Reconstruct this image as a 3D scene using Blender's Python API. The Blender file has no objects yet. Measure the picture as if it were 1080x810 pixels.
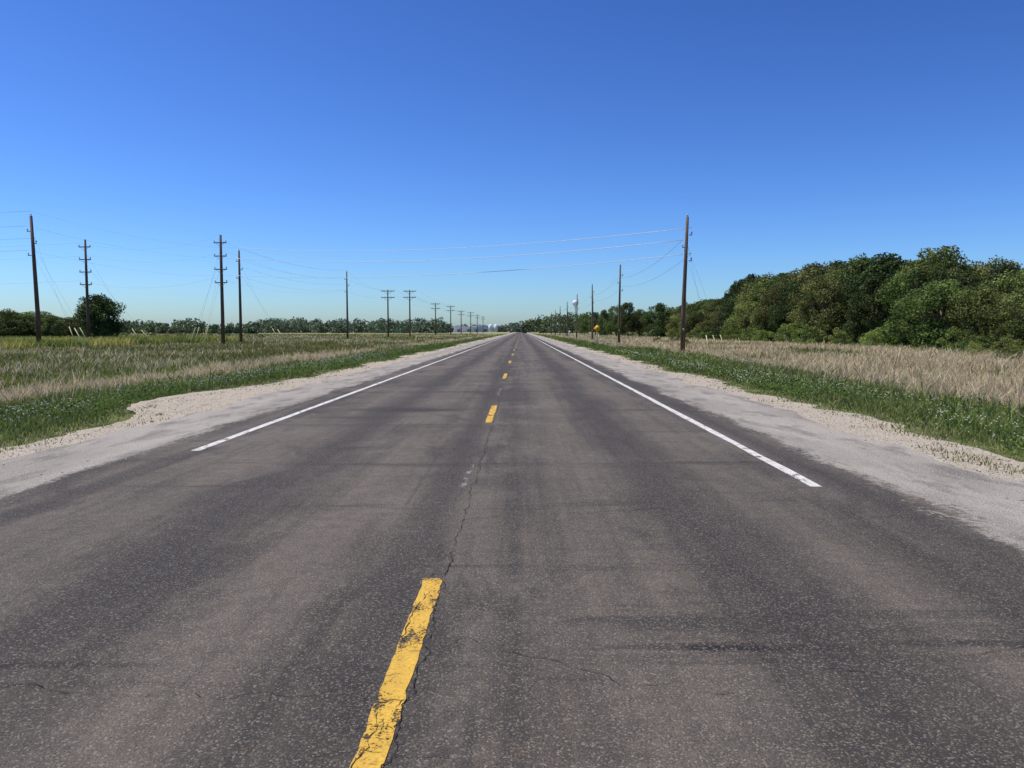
import bpy, math, random
import numpy as np
from mathutils import Vector
random.seed(5); rng=np.random.default_rng(7)
S=bpy.context.scene
COL=S.collection
CAMH=1.57
# ------------------------------------------------------------------ helpers
def fast_mesh(name,V,groups,mats,cols=None,smooth=False):
    me=bpy.data.meshes.new(name)
    V=np.asarray(V,dtype=np.float32)
    me.vertices.add(len(V)); me.vertices.foreach_set('co',V.ravel())
    loops=np.concatenate([np.asarray(F,dtype=np.int32).ravel() for F,_ in groups])
    tot=np.concatenate([np.full(len(F),np.asarray(F).shape[1],dtype=np.int32) for F,_ in groups])
    mi=np.concatenate([np.full(len(F),m,dtype=np.int32) for F,m in groups])
    st=np.concatenate([[0],np.cumsum(tot)[:-1]]).astype(np.int32)
    me.loops.add(len(loops)); me.loops.foreach_set('vertex_index',loops)
    me.polygons.add(len(tot)); me.polygons.foreach_set('loop_start',st); me.polygons.foreach_set('loop_total',tot)
    me.polygons.foreach_set('material_index',mi)
    if smooth: me.polygons.foreach_set('use_smooth',np.ones(len(tot),dtype=bool))
    for m in mats: me.materials.append(m)
    if cols is not None:
        a=me.color_attributes.new('Col','FLOAT_COLOR','POINT')
        c=np.ones((len(V),4),dtype=np.float32); c[:,:3]=cols
        a.data.foreach_set('color',c.ravel())
    me.update(calc_edges=True)
    me.validate()
    return me
def add(name,me,loc=(0,0,0),rz=0,sc=(1,1,1),parent=None):
    o=bpy.data.objects.new(name,me); COL.objects.link(o)
    o.location=loc; o.rotation_euler=(0,0,rz); o.scale=sc
    if parent: o.parent=parent
    return o
def _h(i,j,s):
    n=(i.astype(np.int64)*374761393+j.astype(np.int64)*668265263+s*974711)&0x7fffffff
    n=((n^(n>>13))*1274126177)&0x7fffffff
    return ((n^(n>>16))&0xffff)/65535.0
def vnoise(x,y,s=0):
    x=np.asarray(x,float); y=np.asarray(y,float)
    i=np.floor(x); j=np.floor(y); u=x-i; v=y-j; u=u*u*(3-2*u); v=v*v*(3-2*v)
    i=i.astype(np.int64); j=j.astype(np.int64)
    return (_h(i,j,s)*(1-u)+_h(i+1,j,s)*u)*(1-v)+(_h(i,j+1,s)*(1-u)+_h(i+1,j+1,s)*u)*v
def fbm(x,y,s=0,o=3):
    r=0;a=.5;t=0
    for k in range(o):
        r=r+a*vnoise(np.asarray(x)*2**k,np.asarray(y)*2**k,s+k*11); t+=a; a*=.5
    return r/t
def sst(a,b,x):
    t=np.clip((x-a)/(b-a),0,1); return t*t*(3-2*t)

class Tree:
    def __init__(s,name):
        s.m=bpy.data.materials.new(name); s.m.use_nodes=True; s.t=s.m.node_tree
        s.t.nodes.clear(); s.out=s.t.nodes.new('ShaderNodeOutputMaterial')
        s.tc=None
    def n(s,typ,**k):
        nd=s.t.nodes.new(typ)
        for a,b in k.items(): setattr(nd,a,b)
        return nd
    def l(s,a,b): s.t.links.new(a,b)
    def obj(s):
        if not s.tc: s.tc=s.n('ShaderNodeTexCoord')
        return s.tc.outputs['Object']
    def put(s,v,sock):
        if isinstance(v,(int,float)): sock.default_value=v
        elif isinstance(v,tuple): sock.default_value=(v+(1,))[:4] if len(sock.default_value)==4 else v
        else: s.l(v,sock)
    def noise(s,scale,detail=2,sc=(1,1,1),rough=.5,dist=0,loc=(0,0,0)):
        m=s.n('ShaderNodeMapping'); s.l(s.obj(),m.inputs[0]); m.inputs['Scale'].default_value=sc; m.inputs['Location'].default_value=loc
        nd=s.n('ShaderNodeTexNoise'); s.l(m.outputs[0],nd.inputs['Vector'])
        nd.inputs['Scale'].default_value=scale; nd.inputs['Detail'].default_value=detail
        nd.inputs['Roughness'].default_value=rough; nd.inputs['Distortion'].default_value=dist
        return nd.outputs[0]
    def vor(s,scale,feature='F1',out='Color'):
        nd=s.n('ShaderNodeTexVoronoi',feature=feature); s.l(s.obj(),nd.inputs['Vector']); nd.inputs['Scale'].default_value=scale
        return nd.outputs[out]
    def math(s,op,a,b=0.0,c=None,clamp=False):
        nd=s.n('ShaderNodeMath',operation=op,use_clamp=clamp); s.put(a,nd.inputs[0]); s.put(b,nd.inputs[1])
        if c is not None: s.put(c,nd.inputs[2])
        return nd.outputs[0]
    def rng(s,v,a,b,c=0.0,d=1.0):
        nd=s.n('ShaderNodeMapRange',interpolation_type='SMOOTHSTEP'); s.put(v,nd.inputs[0])
        for i,q in enumerate((a,b,c,d)): nd.inputs[i+1].default_value=q
        return nd.outputs[0]
    def mix(s,f,a,b,bt='MIX'):
        nd=s.n('ShaderNodeMix',data_type='RGBA',blend_type=bt)
        s.put(f,nd.inputs[0]); s.put(a,nd.inputs[6]); s.put(b,nd.inputs[7]); return nd.outputs[2]
    def bump(s,h,st,dist):
        nd=s.n('ShaderNodeBump'); nd.inputs['Strength'].default_value=st; nd.inputs['Distance'].default_value=dist
        s.l(h,nd.inputs['Height']); return nd.outputs[0]
    def bsdf(s,col,rough=.9,nrm=None,metal=0.,spec=.3,out=True):
        nd=s.n('ShaderNodeBsdfPrincipled'); s.put(col,nd.inputs['Base Color']); s.put(rough,nd.inputs['Roughness'])
        nd.inputs['Metallic'].default_value=metal; nd.inputs['Specular IOR Level'].default_value=spec
        if nrm: s.l(nrm,nd.inputs['Normal'])
        if out: s.l(nd.outputs[0],s.out.inputs[0])
        return nd.outputs[0]
    def sep(s):
        nd=s.n('ShaderNodeSeparateXYZ'); s.l(s.obj(),nd.inputs[0]); return nd.outputs

# ------------------------------------------------------------------ materials
def mat_road():
    t=Tree('asphalt'); X,Y,Z=t.sep()
    streak=t.noise(1.0,5,(1.6,.05,1),.62)
    streak2=t.noise(1.0,4,(4.5,.16,1),.65,loc=(3,7,0))
    streak3=t.noise(1.0,4,(9.,.35,1),.6,loc=(1,3,0))
    blotch=t.noise(.42,6,(1,.7,1),.66,.5)
    blotch2=t.noise(.9,5,(1,.45,1),.7,.8,loc=(11,4,0))
    mott=t.noise(7.,5,rough=.7)
    fine=t.noise(95,3,rough=.75)
    cells=t.vor(120)
    cs=t.n('ShaderNodeSeparateColor'); t.l(cells,cs.inputs[0]); cv=cs.outputs[0]; cv2=cs.outputs[1]
    base=t.mix(t.rng(streak,.39,.61),(.060,.052,.045),(.142,.119,.095))
    base=t.mix(t.math('MULTIPLY',t.rng(streak2,.45,.68),.5),base,(.172,.137,.105))
    base=t.mix(t.math('MULTIPLY',t.rng(blotch,.50,.64),.75),base,(.184,.156,.126))
    base=t.mix(t.math('MULTIPLY',t.rng(blotch,.50,.36),.7),base,(.046,.041,.037))
    base=t.mix(t.math('MULTIPLY',t.rng(blotch2,.51,.64),.7),base,(.038,.035,.033))
    base=t.mix(t.math('MULTIPLY',t.rng(streak3,.55,.70),.5),base,(.036,.034,.032))
    def band(c,w):
        d=t.math('ABSOLUTE',t.math('SUBTRACT',X,c)); return t.rng(d,w,0.)
    bb=t.math('ADD',t.math('ADD',band(.55,.5),band(2.25,.55)),t.math('ADD',band(-1.6,.5),band(-3.4,.55)),clamp=True)
    base=t.mix(t.math('MULTIPLY',bb,t.math('MULTIPLY',streak2,1.05)),base,(.178,.149,.117))
    dk=t.math('ADD',t.math('ADD',band(1.4,.55),band(-2.5,.55)),t.math('ADD',band(-.75,.35),band(3.3,.4)),clamp=True)
    base=t.mix(t.math('MULTIPLY',dk,t.math('MULTIPLY',streak,1.35),clamp=True),base,(.036,.034,.032))
    tr=t.noise(1.0,5,(.14,1.5,1),.65,.8,loc=(0,2,0))
    base=t.mix(t.math('MULTIPLY',t.rng(tr,.55,.68),.7),base,(.032,.030,.029))
    base=t.mix(t.rng(mott,.40,.60,.0,.28),base,(.045,.040,.036))
    def spot(cx,cy,rx,ry):
        a=t.math('DIVIDE',t.math('SUBTRACT',X,cx),rx); b_=t.math('DIVIDE',t.math('SUBTRACT',Y,cy),ry)
        d=t.math('ADD',t.math('MULTIPLY',a,a),t.math('MULTIPLY',b_,b_))
        return t.rng(t.math('ADD',d,t.math('MULTIPLY',t.math('SUBTRACT',blotch2,.5),2.4)),1.1,.1)
    sp=t.math('ADD',t.math('ADD',spot(1.1,3.74,.75,.07),spot(2.3,3.8,.7,.055)),t.math('ADD',spot(-2.4,15.2,1.5,.5),spot(-2.4,3.5,.9,.05)),clamp=True)
    base=t.mix(t.math('MULTIPLY',sp,.65),base,(.022,.020,.021))
    sp2=t.math('MULTIPLY',spot(1.02,3.73,.26,.035),t.rng(mott,.38,.5))
    base=t.mix(t.math('MULTIPLY',sp2,.85),base,(.012,.012,.013))
    base=t.mix(t.math('MULTIPLY',t.rng(fine,.42,.62),.56),base,(.030,.027,.024))
    base=t.mix(t.rng(cv,.86,.97,0.,.38),base,(.38,.33,.27))
    base=t.mix(t.rng(cv2,.72,.95,0.,.40),base,(.21,.16,.105))
    sf=t.noise(70,3,rough=.8); sb=t.noise(.9,5,(1,.22,1),.65); sb2=t.noise(2.2,4,(1,.3,1),.65,loc=(5,5,0))
    sh=t.mix(t.rng(sf,.36,.62),(.15,.131,.110),(.49,.44,.37))
    sh=t.mix(t.rng(sb,.38,.62,0.,.65),sh,(.215,.188,.158))
    sh=t.mix(t.rng(sb2,.48,.66,0.,.7),sh,(.12,.106,.09))
    sh=t.mix(t.rng(cv,.8,.95,0.,.5),sh,(.58,.53,.45))
    ed=t.noise(1.0,5,(1.8,.5,1),.7)
    ed2=t.noise(14.,4,rough=.7)
    wob=t.math('ADD',t.math('MULTIPLY',t.math('SUBTRACT',ed,.5),1.3),t.math('MULTIPLY',t.math('SUBTRACT',ed2,.5),.9))
    fr=t.rng(t.math('ADD',X,wob),3.55,3.80)
    fl=t.rng(t.math('ADD',X,wob),-4.76,-5.04)
    f=t.math('ADD',fr,fl,clamp=True)
    col=t.mix(f,base,sh)
    h=t.math('ADD',t.math('MULTIPLY',fine,1.0),t.math('MULTIPLY',t.vor(120,out='Distance'),-.8))
    t.bsdf(col,.85,t.bump(h,.85,.006),spec=.2); return t.m
def mat_gravel():
    t=Tree('limestone_gravel')
    f=t.noise(38,4,rough=.75); b=t.noise(.8,4,(1,.4,1),.6); b3=t.noise(2.6,5,rough=.7); cs=t.n('ShaderNodeSeparateColor'); t.l(t.vor(45),cs.inputs[0])
    c=t.mix(t.rng(f,.36,.62),(.23,.190,.142),(.53,.46,.36))
    c=t.mix(t.rng(b,.35,.65,0.,.55),c,(.42,.345,.255))
    c=t.mix(t.rng(b3,.52,.66,0.,.55),c,(.22,.185,.13))
    c=t.mix(t.rng(cs.outputs[0],.75,.95,0.,.5),c,(.60,.54,.45))
    h=t.math('ADD',f,t.math('MULTIPLY',t.vor(45,out='Distance'),-.8))
    t.bsdf(c,.95,t.bump(h,.9,.015),spec=.15); return t.m
def mat_ground():
    t=Tree('ground_grass'); X,Y,Z=t.sep()
    b=t.noise(.06,5,(1,.5,1),.6); b2=t.noise(.9,4,rough=.65); far=t.noise(.012,3,(.35,2.4,1),.5)
    fine=t.noise(14,4,rough=.7)
    g=t.mix(t.rng(b2,.35,.65),(.07,.085,.026),(.15,.17,.055))
    tan=t.mix(t.rng(b2,.35,.65),(.46,.38,.23),(.30,.25,.13))
    wx=t.math('ADD',X,t.math('MULTIPLY',t.math('SUBTRACT',b,.5),16.))
    right=t.math('MULTIPLY',t.rng(wx,12.,15.),t.rng(wx,36.,31.))
    left=t.math('MULTIPLY',t.rng(wx,-12.5,-14.),t.rng(wx,-19.,-17.))
    ln=t.math('MULTIPLY',t.rng(X,-17.,-24.),t.rng(b,.46,.62,.1,.6))
    c=t.mix(t.math('ADD',t.math('ADD',right,left,clamp=True),ln,clamp=True),g,tan)
    d=t.math('ABSOLUTE',Y)
    fc=t.mix(t.rng(far,.46,.56),(.15,.19,.055),(.44,.38,.23))
    c=t.mix(t.rng(d,110.,190.),c,fc)
    c=t.mix(t.math('MULTIPLY',t.rng(fine,.4,.65),.4),c,(.06,.055,.025))
    t.bsdf(c,1.,t.bump(fine,.8,.05),spec=.05); return t.m
def mat_foliage(name,tr=.35,var=.0,rough=.7,objvar=False):
    t=Tree(name)
    a=t.n('ShaderNodeAttribute',attribute_name='Col'); c=a.outputs['Color']
    if objvar:
        oi=t.n('ShaderNodeObjectInfo'); hs=t.n('ShaderNodeHueSaturation')
        t.l(c,hs.inputs['Color']); t.l(t.rng(oi.outputs['Random'],0.,1.,.470,.506),hs.inputs['Hue'])
        v=t.math('FRACT',t.math('MULTIPLY',oi.outputs['Random'],7.31)); t.l(t.math('MULTIPLY_ADD',v,.85,.65),hs.inputs['Value'])
        c=hs.outputs[0]
    p=t.bsdf(c,rough,spec=.15,out=False)
    tl=t.n('ShaderNodeBsdfTranslucent'); t.l(c,tl.inputs['Color'])
    mx=t.n('ShaderNodeMixShader'); mx.inputs[0].default_value=tr; t.l(p,mx.inputs[1]); t.l(tl.outputs[0],mx.inputs[2])
    t.l(mx.outputs[0],t.out.inputs[0]); return t.m
def mat_simple(name,c1,c2,scale=6,sc=(1,1,1),rough=.85,metal=0.,bs=.3,spec=.3):
    t=Tree(name); n=t.noise(scale,4,sc,.6)
    t.bsdf(t.mix(t.rng(n,.35,.65),c1,c2),rough,t.bump(n,bs,.01),metal,spec); return t.m
def mat_paint(name,c1,c2,thr,under):
    t=Tree(name); n=t.noise(9,5,(1,.45,1),.72); f=t.noise(75,3,rough=.7); b=t.noise(1.3,3)
    col=t.mix(t.rng(n,.35,.6),c1,c2)
    col=t.mix(t.rng(f,.46,.64,0.,.55),col,under)
    v=t.math('ADD',t.math('MULTIPLY',n,.6),t.math('ADD',t.math('MULTIPLY',f,.3),t.math('MULTIPLY',b,.22)))
    k=t.rng(v,thr,thr+.05)
    p=t.bsdf(col,.75,t.bump(f,.5,.004),spec=.3,out=False)
    tr=t.n('ShaderNodeBsdfTransparent'); mx=t.n('ShaderNodeMixShader')
    t.l(k,mx.inputs[0]); t.l(p,mx.inputs[1]); t.l(tr.outputs[0],mx.inputs[2]); t.l(mx.outputs[0],t.out.inputs[0])
    return t.m
M_road=mat_road(); M_grav=mat_gravel(); M_ground=mat_ground()
M_grass=mat_foliage('grass_blades',.35,rough=.8)
M_leaf=mat_foliage('tree_leaves',.28,objvar=True)
M_far=mat_foliage('haze_tinted_leaves',.15)  # far leaves, with air haze put into their vertex colours
M_bark=mat_simple('bark',(.09,.07,.05),(.20,.16,.12),5,(1,1,.2))
M_pole=mat_simple('weathered_pole_wood',(.075,.047,.033),(.17,.11,.075),6,(3,3,.15))
M_ins=mat_simple('insulator_ceramic',(.25,.24,.23),(.4,.39,.37),10,rough=.4)
M_wire=mat_simple('aluminium_wire',(.66,.67,.68),(.78,.78,.78),3,rough=.6)
M_dwire=mat_simple('dark_cable',(.10,.10,.10),(.16,.16,.16),3,rough=.6)
M_guard=mat_simple('guy_guard_plastic',(.66,.65,.28),(.76,.74,.38),4,rough=.5)
M_yel=mat_paint('yellow_paint',(.66,.40,.05),(.54,.32,.045),.585,(.28,.18,.06))
M_wht=mat_paint('white_paint',(.70,.67,.62),(.55,.52,.48),.61,(.30,.27,.24))
M_wworn=mat_paint('worn_white_paint',(.30,.27,.24),(.22,.20,.18),.50,(.13,.115,.10))
M_crack=mat_simple('crack_dark',(.018,.016,.015),(.035,.031,.028),30,rough=1.)  # dark colour for the flat crack strips on the asphalt
M_tar=mat_simple('tar_sealant',(.02,.019,.02),(.045,.042,.04),12,rough=.8)

# ------------------------------------------------------------------ terrain
def terr(x,y):
    x=np.asarray(x,float); y=np.asarray(y,float)
    z=np.full(np.broadcast(x,y).shape,-.014)
    r=np.maximum(x-6.4,0); l=np.maximum(-x-7.6,0)
    z=z-.42*sst(0,4.5,r)+.30*sst(8,17,r)
    z=z-.50*sst(0,5,l)+.32*sst(8,18,l)
    k=sst(0,4,np.maximum(r,l))
    z=z+k*(fbm(x*.12,y*.12,3)-.5)*.28
    return z
def axis(fine,lim,step,growth):
    a=[0.]
    s=step
    while a[-1]<lim:
        if a[-1]>fine: s*=growth
        a.append(a[-1]+s)
    return np.array(a)
ax=axis(40,5000,.8,1.12); ay=axis(60,6000,1.0,1.1)
gx=np.concatenate([-ax[:0:-1],ax]); gy=np.concatenate([-axis(20,1500,2,1.3)[:0:-1],ay])
XX,YY=np.meshgrid(gx,gy)
V=np.stack([XX,YY,terr(XX,YY)],-1).reshape(-1,3); nx,ny=len(gx),len(gy)
I=np.arange(nx*ny).reshape(ny,nx)
F=np.stack([I[:-1,:-1],I[:-1,1:],I[1:,1:],I[1:,:-1]],-1).reshape(-1,4)
add('ground',fast_mesh('ground',V,[(F,0)],[M_ground],smooth=True))
def right_edge(y): return 6.0+(fbm(y*.35,y*0+3,21,4)-.5)*1.4+.4*(fbm(y*1.7,y*0,5)-.5)
def left_edge(y): return -(7.15+(fbm(y*.3,y*0+9,31,4)-.5)*1.4+1.1*np.exp(-((y-17.5)/3.0)**2)+.4*(fbm(y*1.7,y*0,8)-.5))
ys=np.concatenate([np.arange(-30,60,.15),np.arange(60,200,.6),np.arange(200,1600,10)])
def strip(name,fl,fr,z,mat,cols=1):
    xs=[fl(ys)*(1-k/cols)+fr(ys)*(k/cols) for k in range(cols+1)]
    V=np.stack([np.stack([x,ys,np.full_like(ys,z)],-1) for x in xs],1)
    n=cols+1; V=V.reshape(-1,3); I=np.arange(len(V)).reshape(-1,n)
    F=np.stack([I[:-1,:-1],I[:-1,1:],I[1:,1:],I[1:,:-1]],-1).reshape(-1,4)
    add(name,fast_mesh(name,V,[(F,0)],[mat]))
strip('gravel_shoulder',left_edge,right_edge,-.008,M_grav,4)
strip('road',lambda y:-(6.25+(fbm(y*.9,y*0,41,4)-.5)*.7),lambda y:5.15+(fbm(y*.8,y*0,51,4)-.5)*.7,0.,M_road,4)
# markings
def quads(name,rects,mat,z):
    V=[];F=[]
    for (x0,x1,y0,y1) in rects:
        n=max(1,int((y1-y0)/(.08 if y0<14 and y1<60 else 1.0))); b=len(V)
        for k in range(n+1):
            y=y0+(y1-y0)*k/n; j=.005 if y1<60 else .008
            V+= [(x0+random.gauss(0,j*.7),y,z),(x1+random.gauss(0,j*.7),y,z)]
        for k in range(n): F.append((b+2*k,b+2*k+1,b+2*k+3,b+2*k+2))
    return add(name,fast_mesh(name,V,[(np.array(F),0)],[mat]))
CX=-.555
rects=[(CX-.06,CX+.06,1.72,4.78)]+[(CX-.06,CX+.06,13.1+12.2*k,16.1+12.2*k) for k in range(100)]
quads('center_line_marking',rects,M_yel,.004)
quads('edge_line_marking',[(2.93,3.05,7.7,1400)],M_wht,.004)
quads('edge_line_marking',[(-4.33,-4.21,9.95,1400)],M_wht,.004)
quads('worn_line_marking',[(-.61,-.55,7.6,9.0),(-.60,-.53,18.5,21.)],M_wworn,.004)
# cracks
cv=[];cf=[];tv=[];tf=[]
def crack(pts,w,V,F,z):
    b=len(V); n=len(pts)
    for i,p in enumerate(pts):
        q=pts[min(i+1,n-1)]; o=pts[max(i-1,0)]
        d=np.array([q[0]-o[0],q[1]-o[1]]); d=d/(np.linalg.norm(d)+1e-9); nn=np.array([-d[1],d[0]])
        ww=w*random.uniform(.15,1.3)*(.15 if i in(0,n-1) else 1)
        V.append((p[0]+nn[0]*ww,p[1]+nn[1]*ww,z)); V.append((p[0]-nn[0]*ww,p[1]-nn[1]*ww,z))
    for i in range(n-1): F.append((b+2*i,b+2*i+1,b+2*i+3,b+2*i+2))
def walk(x,y,ang,L,step,jit,pull=.3):
    pts=[(x,y)];a=ang
    for k in range(int(L/step)):
        a=ang*pull+a*(1-pull)+random.gauss(0,jit)
        x+=math.cos(a)*step; y+=math.sin(a)*step; pts.append((x,y))
    return pts
def broken(pts,w,z,pb=.04,gap=4):
    seg=[];i=0
    while i<len(pts):
        seg.append(pts[i]); i+=1
        if random.random()<pb and len(seg)>2:
            crack(seg,w*random.uniform(.6,1.2),cv,cf,z); seg=[]; i+=random.randint(0,gap)
    if len(seg)>2: crack(seg,w,cv,cf,z)
x=CX+.075
pts=[];y=1.2
while y<70:
    x+=random.gauss(0,.009)+(CX+.075-x)*.2; pts.append((x,y)); y+=.03
    if random.random()<.05 and y<14:
        broken(walk(x,y,random.choice([0,math.pi])+random.gauss(0,.7),random.uniform(.05,.25),.02,.5),.0018,.0062)
broken(pts,.0040,.006,.02,3)
pts=[];y=1.2;x=CX-.05
while y<12:
    x+=random.gauss(0,.009)+(CX-.045-x)*.15; pts.append((x,y)); y+=.03
broken(pts,.0022,.0065,.12,12)
for k in range(40):
    broken(walk(CX+random.uniform(-.07,.07),random.uniform(1.8,4.8),random.choice([0,1.57,3.1])+random.gauss(0,.4),random.uniform(.05,.3),.015,.45),.0012,.0068)
broken(walk(CX+.1,3.70,.0,4.4,.04,.4),.0024,.0055,.07,6)
broken(walk(CX-.05,3.33,math.pi,4.5,.04,.4),.0020,.0055,.07,6)
for (y0,xa,xb) in ((6.3,-.5,1.6),(15.2,-4.4,-1.),(15.6,-.4,3.2),(21.,-4.8,3.),(28.5,-4.8,1.),(33,-4.8,3.4),(41,-4.8,3.4),(52,-4.8,3.4),(9.2,1.0,3.4),(66,-4.8,3.4)):
    broken(walk(xa,y0,0,xb-xa,.06,.4),.0025+.00015*y0,.0055,.06,6)
add('road_crack',fast_mesh('road_crack',cv,[(np.array(cf),0)],[M_crack]))
for (x0,y0,L,w) in ((-2.6,15.1,1.2,.02),(.8,21.2,1.6,.02),(-3.5,28.6,2.2,.03),(-1,41.1,3,.04)):
    crack(walk(x0,y0,0.02,L,.02,.3),w,tv,tf,.0075)
add('tar_patch',fast_mesh('tar_patch',tv,[(np.array(tf),0)],[M_tar]))

# ------------------------------------------------------------------ loose gravel
def pebbles(n,xf,ymin,ymax):
    y=ymin*np.exp(rng.random(n)*math.log(ymax/ymin)); x=xf(y,rng.random(n)); return x,y
def build_pebbles():
    a=pebbles(5500,lambda y,u:right_edge(y)+.25-u**.7*1.9,3,40)
    b=pebbles(6500,lambda y,u:left_edge(y)-.25+u**.7*2.4,3,40)
    x=np.concatenate([a[0],b[0]]);y=np.concatenate([a[1],b[1]]);n=len(x)
    s=rng.uniform(.004,.012,n)*(1+(rng.random(n)>.97)*1.0)
    base=np.array([[1,0,0],[0,1,0],[-1,0,0],[0,-1,0],[0,0,1],[0,0,-1]],float)
    fc=np.array([[0,1,4],[1,2,4],[2,3,4],[3,0,4],[1,0,5],[2,1,5],[3,2,5],[0,3,5]])
    P=base[None]*(s[:,None,None])*rng.uniform(.6,1.3,(n,6,1))*np.array([1,1,.7])
    an=rng.random(n)*6.28; c,sn=np.cos(an),np.sin(an)
    X=P[...,0]*c[:,None]-P[...,1]*sn[:,None]+x[:,None]; Y=P[...,0]*sn[:,None]+P[...,1]*c[:,None]+y[:,None]
    Z=P[...,2]+(s*.3)[:,None]+np.maximum(terr(x,y),-.3)[:,None]+.008
    V=np.stack([X,Y,Z],-1).reshape(-1,3); F=(fc[None]+(np.arange(n)*6)[:,None,None]).reshape(-1,3)
    add('loose_gravel',fast_mesh('loose_gravel',V,[(F,0)],[M_grav]))
build_pebbles()

# ------------------------------------------------------------------ grass
def grass(N):
    side=rng.random(N)<.56
    d=4.5*np.exp(rng.random(N)**.92*math.log(420/4.5))
    wl=7+.85*d
    u=rng.random(N)
    x=np.where(side,-(6.3+u*wl),5.2+u*wl)
    y=d.copy()
    tuft=(fbm(x*2.2,y*1.6,33,2)-.43)*1.8
    keep=np.where(side,x<left_edge(y)+np.abs(rng.normal(0,.28,N))+tuft,x>right_edge(y)-np.abs(rng.normal(0,.28,N))-tuft)
    keep&=np.abs(x)<.9*y+9
    x=x[keep];y=y[keep];n=len(x)
    dist=np.hypot(x,y)
    e=np.where(x<0,left_edge(y)-x,x-right_edge(y))
    nz=fbm(x*.16,y*.07,5,3); nf=fbm(x*1.1,y*.7,9,2); n3=fbm(x*.05,y*.03,77,3)
    wx=x+(nz-.5)*6
    R=x>0
    tanR=sst(11.5,13.5,wx)*(1-sst(30,37,wx)); tanL=sst(-12.6,-13.4,wx)*(1-sst(-16,-17.5,wx))
    fld=sst(-17,-20,x)
    nm=fbm(x*.35,y*.12,15,3)
    tan=np.where(R,tanR*(.65+.6*nf)*sst(.18,.42,nm),tanL*sst(.2,.45,nm)+fld*(sst(.50,.64,n3)*.4+sst(.50,.66,nm)*.4))
    tan=np.clip(tan*1.1+(nf-.6)*.5*np.where(e>3,1,.35)+.35*sst(.6,.0,e),0,1)
    istan=rng.random(n)<tan*.92+.06
    g1=np.array([.19,.25,.058]);g2=np.array([.10,.145,.038]);g3=np.array([.25,.265,.082])
    t1=np.array([.67,.57,.37]);t2=np.array([.49,.40,.24]);t3=np.array([.30,.21,.12])
    r=rng.random((n,1)); pn=np.clip(nf*1.7-.4,0,1)[:,None]
    green=(g1*(1-r)+g2*r)*(1-.5*pn)+g3*.5*pn
    tc=np.where(r<.88,t1*(1-r)+t2*r,t3)
    field=(fld*sst(.62,.42,n3))[:,None]
    green=green*(1-.25*field)+np.array([.06,.035,.012])*field
    col=np.where(istan[:,None],tc,green)*rng.uniform(.75,1.2,(n,1))*(.7+.6*nm)[:,None]
    crop=(x<-44)&(x>-120)&(y>66)&(y<125)
    cr2=(fbm(x*.02,y*.25,4,2)>.5)[:,None]
    col=np.where(crop[:,None],np.where(cr2,np.array([.46,.43,.12]),np.array([.22,.26,.06]))*rng.uniform(.6,1.35,(n,1)),col)
    edge=sst(0,2.2,e)
    h=(.05+.16*edge+.05*sst(2,6,e)+.08*istan*(e>4))*rng.uniform(.35,1.35,n)*(.45+1.1*nf)
    tall=rng.random(n)>.985
    h=np.where(tall&(e>1),h*2.0,h)
    h=np.where(crop,rng.uniform(.7,1.2,n),h)
    w=np.maximum(.0045,.00052*dist)*rng.uniform(.7,1.5,n)
    w=np.where(istan,w*.75,w*1.15)
    an=rng.random(n)*6.28; dx,dy=np.cos(an),np.sin(an)
    an2=rng.random(n)*6.28; lx,ly=np.cos(an2),np.sin(an2)
    lean=h*rng.uniform(.1,.95,n)
    z0=terr(x,y)-.01
    def P(ox,oy,z): return np.stack([x+ox,y+oy,z0+z],-1)
    V=np.stack([P(-dx*w,-dy*w,0*h),P(dx*w,dy*w,0*h),
       P(lx*lean*.35+dx*w*.8,ly*lean*.35+dy*w*.8,h*.55),P(lx*lean*.35-dx*w*.8,ly*lean*.35-dy*w*.8,h*.55),
       P(lx*lean,ly*lean,h)],1)
    b=(np.arange(n)*5)[:,None]
    Q=b+np.array([[0,1,2,3]]); T=b+np.array([[3,2,4]])
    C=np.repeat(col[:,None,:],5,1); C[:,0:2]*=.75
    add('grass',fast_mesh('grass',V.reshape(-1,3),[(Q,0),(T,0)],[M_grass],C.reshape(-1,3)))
grass(700000)
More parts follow.
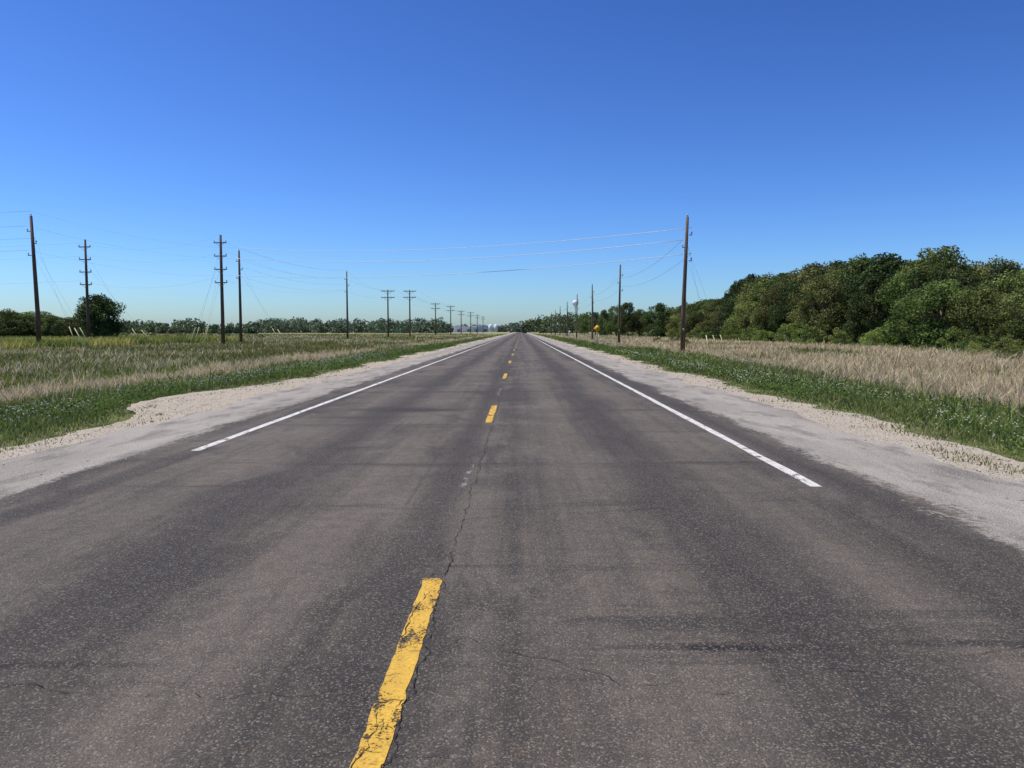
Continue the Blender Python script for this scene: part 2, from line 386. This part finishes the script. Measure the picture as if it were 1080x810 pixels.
def weeds(N):
    y=6*np.exp(rng.random(N)*math.log(90/6)); s=rng.random(N)<.5
    u=rng.random(N)**1.2
    x=np.where(s,left_edge(y)-.3-u*6.5,right_edge(y)+.3+u*7.5)
    keep=(fbm(x*.5,y*.25,61,2)>.50)&(np.abs(x)<.9*y+6); x=x[keep];y=y[keep];n=len(x)
    k=14
    hh=rng.uniform(.08,.40,n)
    cx=np.repeat(x,k)+rng.normal(0,.09,n*k); cy=np.repeat(y,k)+rng.normal(0,.09,n*k)
    cz=np.repeat(terr(x,y),k)+np.repeat(hh,k)*rng.random(n*k)
    sz=rng.uniform(.012,.028,n*k)*(1+np.repeat(y,k)/40)
    t1=rng.normal(size=(n*k,3)); t1/=np.linalg.norm(t1,axis=1)[:,None]
    t2=np.cross(t1,rng.normal(size=(n*k,3))); t2/=np.linalg.norm(t2,axis=1)[:,None]
    c=np.stack([cx,cy,cz],-1); a=t1*sz[:,None]; b=t2*sz[:,None]*.6
    V=np.stack([c-a,c-b,c+a,c+b],1).reshape(-1,3); Q=(np.arange(n*k)*4)[:,None]+np.array([[0,1,2,3]])
    col=np.array([.16,.23,.055])*rng.uniform(.6,1.3,(n*k,1))*np.repeat(rng.uniform(.5,1.2,(n,1)),k,0); C=np.repeat(col,4,0)
    add('roadside_weeds',fast_mesh('roadside_weeds',V,[(Q,0)],[M_grass],C))
    n2=5200
    y=9*np.exp(rng.random(n2)*math.log(60/9)); s=rng.random(n2)<.45
    x=np.where(s,left_edge(y)-.8-rng.random(n2)*5,right_edge(y)+.4+rng.random(n2)**1.4*4)
    kp=fbm(x*.6,y*.3,88,2)>.52; x=x[kp];y=y[kp];s=s[kp]; n2=len(x)
    z=terr(x,y)+rng.uniform(.12,.38,n2); r=.009+.0003*y
    an=rng.random(n2)*6.28
    V=np.stack([np.stack([x+r*np.cos(an+q),y+r*np.sin(an+q),z+r*.6*math.sin(q*2+1)],-1) for q in (0,1.257,2.513,3.77,5.027)],1).reshape(-1,3)
    F=(np.arange(n2)*5)[:,None]+np.array([[0,1,2,3,4]])
    col=np.where(s[:,None],np.array([.50,.50,.66]),np.array([.74,.74,.66])); C=np.repeat(col,5,0)
    add('wildflowers',fast_mesh('wildflowers',V,[(F,0)],[M_grass],C))
weeds(10000)

# ------------------------------------------------------------------ trees
def tube(pts,rad,sides=7):
    V=[];F=[];pts=[np.array(p,float) for p in pts]
    for i,p in enumerate(pts):
        d=pts[min(i+1,len(pts)-1)]-pts[max(i-1,0)]; d/=np.linalg.norm(d)+1e-9
        up=np.array([1,0,0]) if abs(d[2])>.9 else np.array([0,0,1]); a=np.cross(up,d);a/=np.linalg.norm(a);b=np.cross(d,a)
        for k in range(sides):
            t=2*math.pi*k/sides; V.append(p+rad[i]*(a*math.cos(t)+b*math.sin(t)))
    for i in range(len(pts)-1):
        for k in range(sides):
            F.append((i*sides+k,i*sides+(k+1)%sides,(i+1)*sides+(k+1)%sides,(i+1)*sides+k))
    return V,F
class B:
    def __init__(s): s.V=[];s.g={}
    def addp(s,V,F,m=0):
        b=len(s.V); s.V+= [tuple(v) for v in V]
        for f in F: s.g.setdefault((m,len(f)),[]).append(tuple(i+b for i in f))
    def tube(s,pts,rad,sides=7,m=0,cap=True):
        V,F=tube(pts,rad,sides)
        if cap: F=F+[tuple(range(sides))[::-1],tuple(range(len(V)-sides,len(V)))]
        s.addp(V,F,m)
    def box(s,c,h,m=0,rz=0):
        V=[];cs,sn=math.cos(rz),math.sin(rz)
        for z in(-1,1):
            for x,y in((-1,-1),(1,-1),(1,1),(-1,1)):
                a,b=x*h[0],y*h[1]; V.append((c[0]+a*cs-b*sn,c[1]+a*sn+b*cs,c[2]+z*h[2]))
        s.addp(V,[(3,2,1,0),(4,5,6,7),(0,1,5,4),(1,2,6,5),(2,3,7,6),(3,0,4,7)],m)
    def mesh(s,name,mats,smooth=False): return fast_mesh(name,s.V,[(np.array(f),m) for (m,k),f in s.g.items()],mats,smooth=smooth)
def leaf_cloud(cent,rad,n_each,size,rg,base,zsq=.75,jit=.8):
    cs=[];ns=[];co=[]
    for c,r,n in zip(cent,rad,n_each):
        d=rg.normal(size=(n,3)); d/=np.linalg.norm(d,axis=1)[:,None]
        q=r*(1-.45*rg.random(n)**2+.30*rg.random(n)**3)
        p=c+d*q[:,None]*np.array([1,1,zsq]); cs.append(p)
        nn=d+rg.normal(size=(n,3))*jit; ns.append(nn/np.linalg.norm(nn,axis=1)[:,None])
        co.append(np.array(base)*rg.uniform(.7,1.35)*rg.uniform(.65,1.3,(n,1)))
    c=np.concatenate(cs);nn=np.concatenate(ns);col=np.concatenate(co);n=len(c)
    t1=np.cross(nn,rg.normal(size=(n,3)));t1/=np.linalg.norm(t1,axis=1)[:,None];t2=np.cross(nn,t1)
    s=(size*rg.uniform(.6,1.4,n))[:,None]
    V=np.stack([c-t1*s,c-t2*s*.6,c+t1*s,c+t2*s*.6],1).reshape(-1,3)
    Q=(np.arange(n)*4)[:,None]+np.array([[0,1,2,3]])
    return V,Q,np.repeat(col,4,0)
def make_tree(name,seed,H=10.,W=9.,low=.12,nb=60,nl=210,leaf=.15,base=(.06,.095,.024),shrub=False):
    rg=np.random.default_rng(seed); random.seed(seed)
    cent=[];rad=[]
    lobe=[(rg.uniform(0,6.28),rg.uniform(.75,1.15)) for _ in range(6)]
    for k in range(nb):
        t=rg.random()**.9
        prof=math.sqrt(max(0,1-((t-.40)/.62)**2)) if t>.40 else 1-.35*((.40-t)/.40)**2
        a=rg.uniform(0,6.28); m=1+.16*sum(math.cos(a-l[0]+t*2)*(l[1]-.9) for l in lobe)*2
        rr=(rg.random()**.42)*W*.42*prof*m
        r=W*rg.uniform(.075,.155)*(1.-.2*t)
        z=H*(low+(1-low)*t)-r*.55*(t)
        z=max(z,r*.55+.1)
        cent.append(np.array([rr*math.cos(a),rr*math.sin(a),z])); rad.append(r)
    V,Q,C=leaf_cloud(cent,rad,[int(nl*(r/(W*.11))**2) for r in rad],leaf,rg,base,.85,.65)
    b=B()
    if not shrub:
        top=np.array([rg.uniform(-.3,.3),rg.uniform(-.3,.3),H*.62]); th=max(H*.1,low*H)
        b.tube([(0,0,-.2),(0,0,.4),(.05,.02,th),tuple(top)],[.032*W+.06,.024*W+.05,.02*W+.04,.012*W],8)
        for k in range(0,nb,2):
            p=cent[k]; s=np.array([top[0]*.5,top[1]*.5,min(p[2]*.8,th+rg.random()*(H*.4))]); m=(s+p)/2+np.array([0,0,-.03*W])
            b.tube([s,m,p],[.010*W,.007*W,.003*W],5)
    else:
        for k in range(0,nb,3): b.tube([(0,0,-.1),tuple((np.array(cent[k])*[.5,.5,.6])),tuple(cent[k])],[.05,.035,.015],5)
    bv=np.array(b.V); nb0=len(V); groups=[(Q,0)]+[(np.array(f)+nb0,1) for (m,k),f in b.g.items()]
    return fast_mesh(name,np.concatenate([V,bv]),groups,[M_leaf,M_bark],np.concatenate([C,np.full((len(bv),3),.1)]))
TV=[make_tree('tree_mesh%d'%i,100+i,10,[10.5,9,11,9.5,10.,8.5][i],[.10,.16,.08,.14,.1,.06][i],[58,54,62,56,60,54][i],220,.15,
     [(.105,.145,.036),(.070,.105,.03),(.150,.18,.05),(.086,.125,.032),(.135,.155,.048),(.055,.088,.026)][i]) for i in range(6)]
SV=[make_tree('shrub_mesh%d'%i,200+i,3,4.4,.02,24,150,.085,[(.15,.21,.048),(.12,.17,.044),(.18,.23,.058)][i],shrub=True) for i in range(3)]
def tp(px):
    return float(np.interp(px,[680,745,765,780,800,825,850,880,905,950,1010,1040,1055,1080,1150,1500],[322,317,310,296,283,278,274,270,261,256,261,268,273,271,266,258]))
random.seed(11)
def T(x,y,H,v=None,wf=1.):
    me=TV[v if v is not None else random.randrange(6)]; s=H/10.
    w=s*wf*random.uniform(.9,1.12)
    return add('deciduous_tree',me,(x,y,float(terr(x,y))),random.uniform(0,6.28),(w,w,s))
for row,(X0,sp,y0,y1,f) in enumerate(((42,5.2,34,205,.76),(48.5,5.8,34,225,.96),(57,7,40,260,.98))):
    y=y0
    while y<y1:
        x=X0+random.uniform(-2.5,2.5); px=550+811*x/y
        H=((349-tp(px))*y/811+1.57)*f*random.uniform(.80,1.05)
        H=min(max(H,4.5),13.5)
        T(x,y,H,wf=1.0 if H>7 else 1.25); y+=sp*random.uniform(.75,1.25)
for (px,d,top,v,wf) in ((693,205,320,5,1.15),(662,215,319,1,1.),(650,235,322,3,1.),(674,232,326,0,.9),(706,240,324,4,1.),(722,225,322,1,1.),(738,205,317,3,1.2),(750,200,316,0,1.2),(638,262,327,5,.9),(628,290,329,1,.9),(617,330,331,3,.9),(645,300,330,0,1.1),(660,290,330,4,1.1),(684,285,328,3,1.2),(700,290,330,3,1.2),(715,260,326,2,1.2),(730,255,322,4,1.2)):
    H=(349-top)*d/811+1.57; T((px-550)/811*d,d,H,v,wf)
LONE=make_tree('lone_tree_mesh',411,6.7,7.2,.05,84,220,.12,(.085,.125,.033))
add('deciduous_tree',LONE,((103-550)/811*104,104,-.35),2.1)
for (px,d,top) in ((-60,95,322),(-30,100,325),(0,112,328),(18,118,331),(36,122,330),(52,118,334),(66,124,336),(10,135,330),(45,140,333),(75,135,338)):
    H=(349-top)*d/811+1.9; T((px-550)/811*d,d,H,random.choice([1,3,0]),1.7)
def shrub(x,y,s,v=None): 
    add('shrub',SV[v if v is not None else random.randrange(3)],(x,y,float(terr(x,y))-.05),random.uniform(0,6.28),(s,s,s*random.uniform(.75,1.)))
y=30
while y<190:
    shrub(37.5+random.uniform(-2.,2.),y,random.uniform(.5,1.3)); y+=random.uniform(2.,5)
for (x,y,s) in ((25,37,.38),(27,38,.45),(28.5,41,.42),(30,44,.5),(26.5,42,.33),(31,40,.5),(33,46,.5),(29,50,.4),(24,34,.3),(31,55,.35),(32,51,.5),(33,42,.45),(20,95,.4),(24,120,.5),(21,118,.4)): shrub(x,y,s)
for (px,d) in ((175,150),(190,152),(208,150),(222,155),(240,158),(160,160),(130,170),(262,175),(275,178)): shrub((px-550)/811*d,d,random.uniform(.4,.6),1)
def treeline(name,items,leaf,base,per=420):  # base: leaf colour lightened to stand in for air haze
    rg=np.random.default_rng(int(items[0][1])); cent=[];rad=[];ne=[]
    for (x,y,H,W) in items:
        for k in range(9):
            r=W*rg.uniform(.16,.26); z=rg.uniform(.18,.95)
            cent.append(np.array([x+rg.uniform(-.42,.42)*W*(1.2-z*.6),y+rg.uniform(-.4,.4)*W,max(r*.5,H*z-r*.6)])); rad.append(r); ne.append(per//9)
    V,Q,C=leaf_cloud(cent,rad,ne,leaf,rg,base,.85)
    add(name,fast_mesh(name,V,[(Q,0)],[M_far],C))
def line(pxs,d0,d1,topf,step,jw=1.3):
    L=[];px=pxs[0]
    while px<pxs[1]:
        d=random.uniform(d0,d1); H=(349-topf(px)+random.uniform(-2.5,1.0))*d/811+1.57
        L.append(((px-550)/811*d,d,max(H,2.5),max(H,4)*jw)); px+=step*random.uniform(.6,1.4)
    return L
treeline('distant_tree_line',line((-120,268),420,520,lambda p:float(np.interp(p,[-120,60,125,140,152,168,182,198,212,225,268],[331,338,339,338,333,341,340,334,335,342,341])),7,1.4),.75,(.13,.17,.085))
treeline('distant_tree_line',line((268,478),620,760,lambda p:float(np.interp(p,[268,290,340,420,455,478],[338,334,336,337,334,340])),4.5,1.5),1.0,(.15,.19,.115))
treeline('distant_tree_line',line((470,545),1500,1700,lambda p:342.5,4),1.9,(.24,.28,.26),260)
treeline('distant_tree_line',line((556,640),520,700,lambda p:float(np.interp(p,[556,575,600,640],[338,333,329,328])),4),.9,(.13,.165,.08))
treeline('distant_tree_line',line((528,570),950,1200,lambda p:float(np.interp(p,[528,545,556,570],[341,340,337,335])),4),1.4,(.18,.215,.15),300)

# ------------------------------------------------------------------ poles and wires
wb=B(); wd=B()
def wire(a,b,sag,r=.016,bb=None):
    bb=bb or wb; n=22; pts=[]
    for k in range(n+1):
        t=k/n; pts.append((a[0]+(b[0]-a[0])*t,a[1]+(b[1]-a[1])*t,a[2]+(b[2]-a[2])*t-4*sag*t*(1-t)))
    bb.tube(pts,[r]*(n+1),6,0)
def insul(b,x,y,z):
    b.tube([(x,y,z),(x,y,z+.08),(x,y,z+.09),(x,y,z+.16),(x,y,z+.17),(x,y,z+.25)],[.03,.03,.07,.07,.05,.04],8,1)
def pole(x,y,H,style,r=.17,lean=0.,ang=0.):
    b=B(); b.tube([(0,0,-.5),(0,0,H*.3),(lean*.5,0,H*.65),(lean,0,H)],[r*1.15,r,r*.82,r*.62],12,0)
    ca,sa=math.cos(ang),math.sin(ang); att={}
    if style=='side':
        for k,dz in enumerate((.3,1.5,2.6,3.8)):
            s=1 if k%2 else -1
            if k==0: insul(b,lean,0,H)
            else:
                b.box((lean+s*(r+.10),0,H-dz-.12),(.14,.035,.035),0); insul(b,lean+s*(r+.2),0,H-dz-.08)
            att[k]=(x+lean+(0 if k==0 else s*(r+.2)),y,H-dz+.12)
        b.tube([(r*1.05,-.12,2.5),(r*.9,-.12,H*.5),(r*.75,-.1,H-2)],[.025]*3,6,1)
        b.box((0,-r-.02,2.1),(.07,.012,.11),1)
    elif style=='multi':
        for k in range(4):
            z=H-.9-k*1.5; hw=.72
            b.box((lean,-r,z),(hw,.045,.055),0,ang)
            for s in(-1,1):
                insul(b,lean+s*hw*.92*ca,-r+s*hw*.92*sa,z+.05)
                b.tube([(lean+s*hw*.7*ca,-r+s*hw*.7*sa,z-.04),(lean,-r,z-.45)],[.018,.018],5,1)
                att[(k,s)]=(x+lean+s*hw*.92*ca,y-r,z+.3)
    elif style=='top':
        insul(b,lean,0,H); att[(0,1)]=att[(0,-1)]=(x+lean,y,H+.2)
        for k in(1,2,3):
            s=-1 if k%2 else 1
            b.box((lean+s*(r+.08),0,H-.3-k*1.15),(.16,.035,.035),0); insul(b,lean+s*(r+.2),0,H-.26-k*1.15); att[(k,-1)]=(x+lean+s*(r+.2),y,H-.05-k*1.15); att[(k,1)]=att[(k,-1)]
    elif style=='double':
        for k,z in enumerate((H-.4,H-2.1)):
            b.box((lean,-r,z),(1.75,.07,.08),0,ang)
            b.box((lean,r,z),(1.75,.07,.08),0,ang)
            for s in(-1,-.45,.45,1):
                insul(b,lean+s*1.65*ca,s*1.65*sa,z+.05); att[(k,s)]=(x+s*1.65*ca,y+s*1.65*sa,z+.3)
            for s in(-1,1): b.tube([(lean+s*1.2*ca,-r,z-.05),(lean,-r,z-.9)],[.035,.035],5,0)
    add('utility_pole',b.mesh('utility_pole',[M_pole,M_ins]),(x,y,float(terr(x,y))))
    return att
def sx(px,d): return (px-550)/811*d
R=[]
for k,(px,d,H) in enumerate(((720,70,12.2),(653,119,12.1),(625,166,11.9),(608.5,213,11.9),(598.5,262,11.8),(591,310,11.8),(586,360,11.7),(582,410,11.7))):
    R.append(pole(sx(px,d),d,H,'side',.2 if k==0 else .18,lean=[.25,.1,-.1,.1,0,0,0,0][k]))
for a,b in zip(R[:-1],R[1:]):
    for k in (1,2,3): wire(a[k],b[k],.9,.011,wd if k!=1 else wb)
PL={}
PL['a']=pole(sx(38.5,74),74,12.8,'top',.2,lean=-.25)
PL['b']=pole(sx(92,93),93,12.7,'multi',.18)
PL['c']=pole(sx(235,88),88,12.7,'multi',.2)
PL['d']=pole(sx(254,105),105,12.6,'top',.19)
PL['e']=pole(sx(367,144),144,12.7,'top',.18)
PL['f']=pole(sx(410,205),205,12.7,'double',.22,ang=.15)
PL['g']=pole(sx(433,215),215,13.2,'double',.22,ang=.1)
PL['h']=pole(sx(460,290),290,12.2,'double',.22)
PL['i']=pole(sx(476,320),320,12.3,'double',.22)
PL['j']=pole(sx(487,400),400,12.3,'double',.24)
PL['k']=pole(sx(497,430),430,12.3,'double',.24)
PL['l']=pole(sx(504,540),540,13,'double',.26)
PL['m']=pole(sx(510,600),600,13,'double',.26)
PL['n']=pole(-118,74,12.6,'multi',.2)
PL['o']=pole(-150,105,12.4,'multi',.2)
def lk(a,b,n,sag,r=.013,bb=None):
    A=sorted(PL[a].items(),key=lambda q:-q[1][2]); Bq=sorted(PL[b].items(),key=lambda q:-q[1][2])
    for k in range(n):
        wire(A[k*max(1,(len(A)-1)//max(1,n-1))%len(A)][1],Bq[k*max(1,(len(Bq)-1)//max(1,n-1))%len(Bq)][1],sag,r,bb or wd)
lk('n','a',4,.4,.009); lk('a','d',3,.8,.004); lk('o','b',3,.7,.005); lk('b','c',3,1.0,.004); lk('c','e',3,1.1,.004); lk('d','e',4,.9,.006); lk('e','f',3,1.,.008)
for a,b in (('f','h'),('g','i'),('h','j'),('i','k'),('j','l'),('k','m')): lk(a,b,3,1.,.010)
P0=R[0]; D=PL['d']; E=PL['e']
wire(P0[1],D[(0,1)],1.1,.026); wire(P0[2],D[(1,1)],1.1,.028); wire(P0[3],D[(3,1)],1.0,.026)
gb=B()
def guy(top,foot,guard=2.3):
    t=np.array(top,float);f=np.array(foot,float); d=(t-f)/np.linalg.norm(t-f)
    wd.tube([tuple(f),tuple(t)],[.006,.006],4,0); gb.tube([tuple(f+d*.05),tuple(f+d*guard)],[.042,.038],7,0)
def gz(x,y): return float(terr(x,y))
x,y=sx(720,70),70
for (fx,fy,z) in ((x+4.2,y+1,9.5),(x+3.3,y+.2,8.2),(x+2.2,y-1,10)): guy((x+.15,y,z),(fx,fy,gz(fx,fy)),1.6)
x,y=sx(38.5,74),74
for (dx,dy,z) in ((3.2,1,10.5),(4.0,2,9.5),(4.6,0,8.5)): guy((x,y,z),(x+dx,y+dy,gz(x+dx,y+dy)))
x,y=sx(92,93),93
for (dx,dy,z) in ((6.,1,11),(7,2,9.5)): guy((x,y,z),(x+dx,y+dy,gz(x+dx,y+dy)))
x,y=sx(235,88),88
for (dx,dy,z) in ((-3.4,0,11.),(-2.8,1,9.5),(-2.3,0,8),(-4.4,1,10)): guy((x,y,z),(x+dx,y+dy,gz(x+dx,y+dy)))
x,y=sx(254,105),105
for (dx,dy,z) in ((5,1,11.),(6,1,9.5),): guy((x,y,z),(x+dx,y+dy,gz(x+dx,y+dy)))
add('power_line_wires',wb.mesh('w',[M_wire])); add('power_line_wires',wd.mesh('wd',[M_dwire])); add('guy_wire_guards',gb.mesh('g',[M_guard]))

# ------------------------------------------------------------------ signs
M_sy=mat_simple('sign_yellow',(.75,.42,.02),(.8,.47,.03),4,rough=.45,bs=.02); M_sk=mat_simple('sign_black',(.015,.015,.015),(.03,.03,.03),4,rough=.5,bs=.02)
M_gal=mat_simple('galvanised_steel',(.28,.28,.28),(.4,.4,.4),9,rough=.5,metal=.6)
M_sw=mat_simple('sign_white',(.7,.7,.7),(.78,.78,.78),4,rough=.5,bs=.02)
def diamond(b,r,y0,y1,zc,m):
    V=[(0,y0,zc-r),(r,y0,zc),(0,y0,zc+r),(-r,y0,zc),(0,y1,zc-r),(r,y1,zc),(0,y1,zc+r),(-r,y1,zc)]
    b.addp(V,[(0,1,2,3),(7,6,5,4),(0,4,5,1),(1,5,6,2),(2,6,7,3),(3,7,4,0)],m)
b=B(); b.box((0,.04,1.0),(.04,.03,1.4),2)
diamond(b,.50,-.01,.008,2.0,1); diamond(b,.46,-.016,-.012,2.0,0)
b.box((0,-.02,2.0),(.035,.003,.2),1); b.box((.1,-.02,2.07),(.065,.003,.03),1)
me=b.mesh('sign',[M_sy,M_sk,M_gal]); o=add('warning_sign',me,(sx(630,93),93,-.15))
b=B(); b.box((0,.03,.6),(.03,.02,.9),1); b.box((0,0,1.35),(.16,.01,.22),0); add('delineator_post',b.mesh('dp',[M_sw,M_gal]),(sx(601,150),150,0))

# ------------------------------------------------------------------ water tower
M_wt=mat_simple('white_tank_paint',(.62,.66,.70),(.72,.75,.78),.2,rough=.5,bs=.05)
b=B(); h=34.; r=3.7
prof=[(2.0,0),(1.0,3),(.7,10),(.7,26),(.9,28.5),(1.5,h-3.3)]+[(r*math.cos(a),h+r*.92*math.sin(a)) for a in np.linspace(-1.12,1.5,12)]
b.tube([(0,0,z) for _,z in prof],[q for q,_ in prof],28,0)
add('water_tower',b.mesh('water_tower',[M_wt],True),(sx(607,900),900,0))
# ------------------------------------------------------------------ distant industrial buildings
M_met=mat_simple('white_metal_siding',(.62,.65,.68),(.72,.74,.76),.4,(6,6,.2),rough=.5,bs=.05); M_roof=mat_simple('metal_roof',(.50,.54,.58),(.58,.62,.65),.3,rough=.5); M_door=mat_simple('door_dark',(.16,.18,.21),(.2,.22,.25),1)
def shed(px,d,w,l,h,name='metal_warehouse'):
    e=bpy.data.objects.new(name,None); COL.objects.link(e); e.location=(sx(px,d),d,0)
    b=B(); hw=w/2;hl=l/2;rh=h+w*.05
    b.addp([(-hw,-hl,0),(hw,-hl,0),(hw,-hl,h),(0,-hl,rh),(-hw,-hl,h),(-hw,hl,0),(hw,hl,0),(hw,hl,h),(0,hl,rh),(-hw,hl,h)],
      [(0,1,2,3,4),(9,8,7,6,5),(1,6,7,2),(5,0,4,9)],0)
    add('walls',b.mesh('walls',[M_met]),parent=e)
    b=B(); o=.8;z=.15
    b.addp([(-hw-o,-hl-o,h-.1+z),(0,-hl-o,rh+z),(hw+o,-hl-o,h-.1+z),(-hw-o,hl+o,h-.1+z),(0,hl+o,rh+z),(hw+o,hl+o,h-.1+z)],[(0,1,4,3),(1,2,5,4)],0)
    add('roof',b.mesh('roof',[M_roof]),parent=e)
    b=B(); n=max(2,int(w/14))
    for k in range(n): b.box((-hw+w*(k+.5)/n,-hl-.1,2.0),(2.2,.08,2.),0)
    add('doors',b.mesh('doors',[M_door]),parent=e)
shed(486,1150,44,50,7); shed(508,1200,30,40,8.5); shed(471,1000,18,24,5.5)
b=B()
for k,(x,rr,hh) in enumerate(((0,3.2,10),(8,3.2,10),)):
    b.tube([(x,0,0),(x,0,hh),(x,0,hh+1.6),(x,0,hh+1.8)],[rr,rr,.8,.5],20,0)
add('grain_silo',b.mesh('silo',[M_wt]),(sx(518,1150),1150,0))

# ------------------------------------------------------------------ light, sky, camera
EL=math.radians(64); AZ=math.radians(-80)
w=bpy.data.worlds.new("World"); S.world=w; w.use_nodes=True; nt=w.node_tree; bg=nt.nodes['Background']
sky=nt.nodes.new('ShaderNodeTexSky'); sky.sky_type='NISHITA'; sky.sun_disc=False
sky.sun_elevation=EL; sky.sun_rotation=AZ; sky.altitude=400; sky.air_density=1.0; sky.dust_density=.7; sky.ozone_density=3.2
K=.12
m1=nt.nodes.new('ShaderNodeVectorMath'); m1.operation='MULTIPLY'; m1.inputs[1].default_value=(K*.90,K*1.07,K*1.32)
g=nt.nodes.new('ShaderNodeGamma'); g.inputs[1].default_value=1.55
m2=nt.nodes.new('ShaderNodeVectorMath'); m2.operation='SCALE'; m2.inputs['Scale'].default_value=1/K
nt.links.new(sky.outputs[0],m1.inputs[0]); nt.links.new(m1.outputs[0],g.inputs[0]); nt.links.new(g.outputs[0],m2.inputs[0]); nt.links.new(m2.outputs[0],bg.inputs[0]); bg.inputs[1].default_value=K
sun=bpy.data.lights.new('sun','SUN'); sun.energy=5.0; sun.angle=math.radians(.53); sun.color=(1.,.95,.86)
so=bpy.data.objects.new('sun',sun); COL.objects.link(so)
D=Vector((math.sin(AZ)*math.cos(EL),math.cos(AZ)*math.cos(EL),math.sin(EL))); so.rotation_euler=D.to_track_quat('Z','Y').to_euler(); so.location=(0,0,50)
cam=bpy.data.cameras.new('camera'); co=bpy.data.objects.new('camera',cam); COL.objects.link(co); S.camera=co
cam.sensor_width=36; cam.lens=36*811/1080; cam.clip_end=12000; cam.clip_start=.05
co.location=(0,0,CAMH); co.rotation_euler=(math.radians(90-3.95),0,math.radians(.67))
S.view_settings.view_transform='Standard'; S.view_settings.look='None'; S.view_settings.exposure=0; S.view_settings.gamma=1
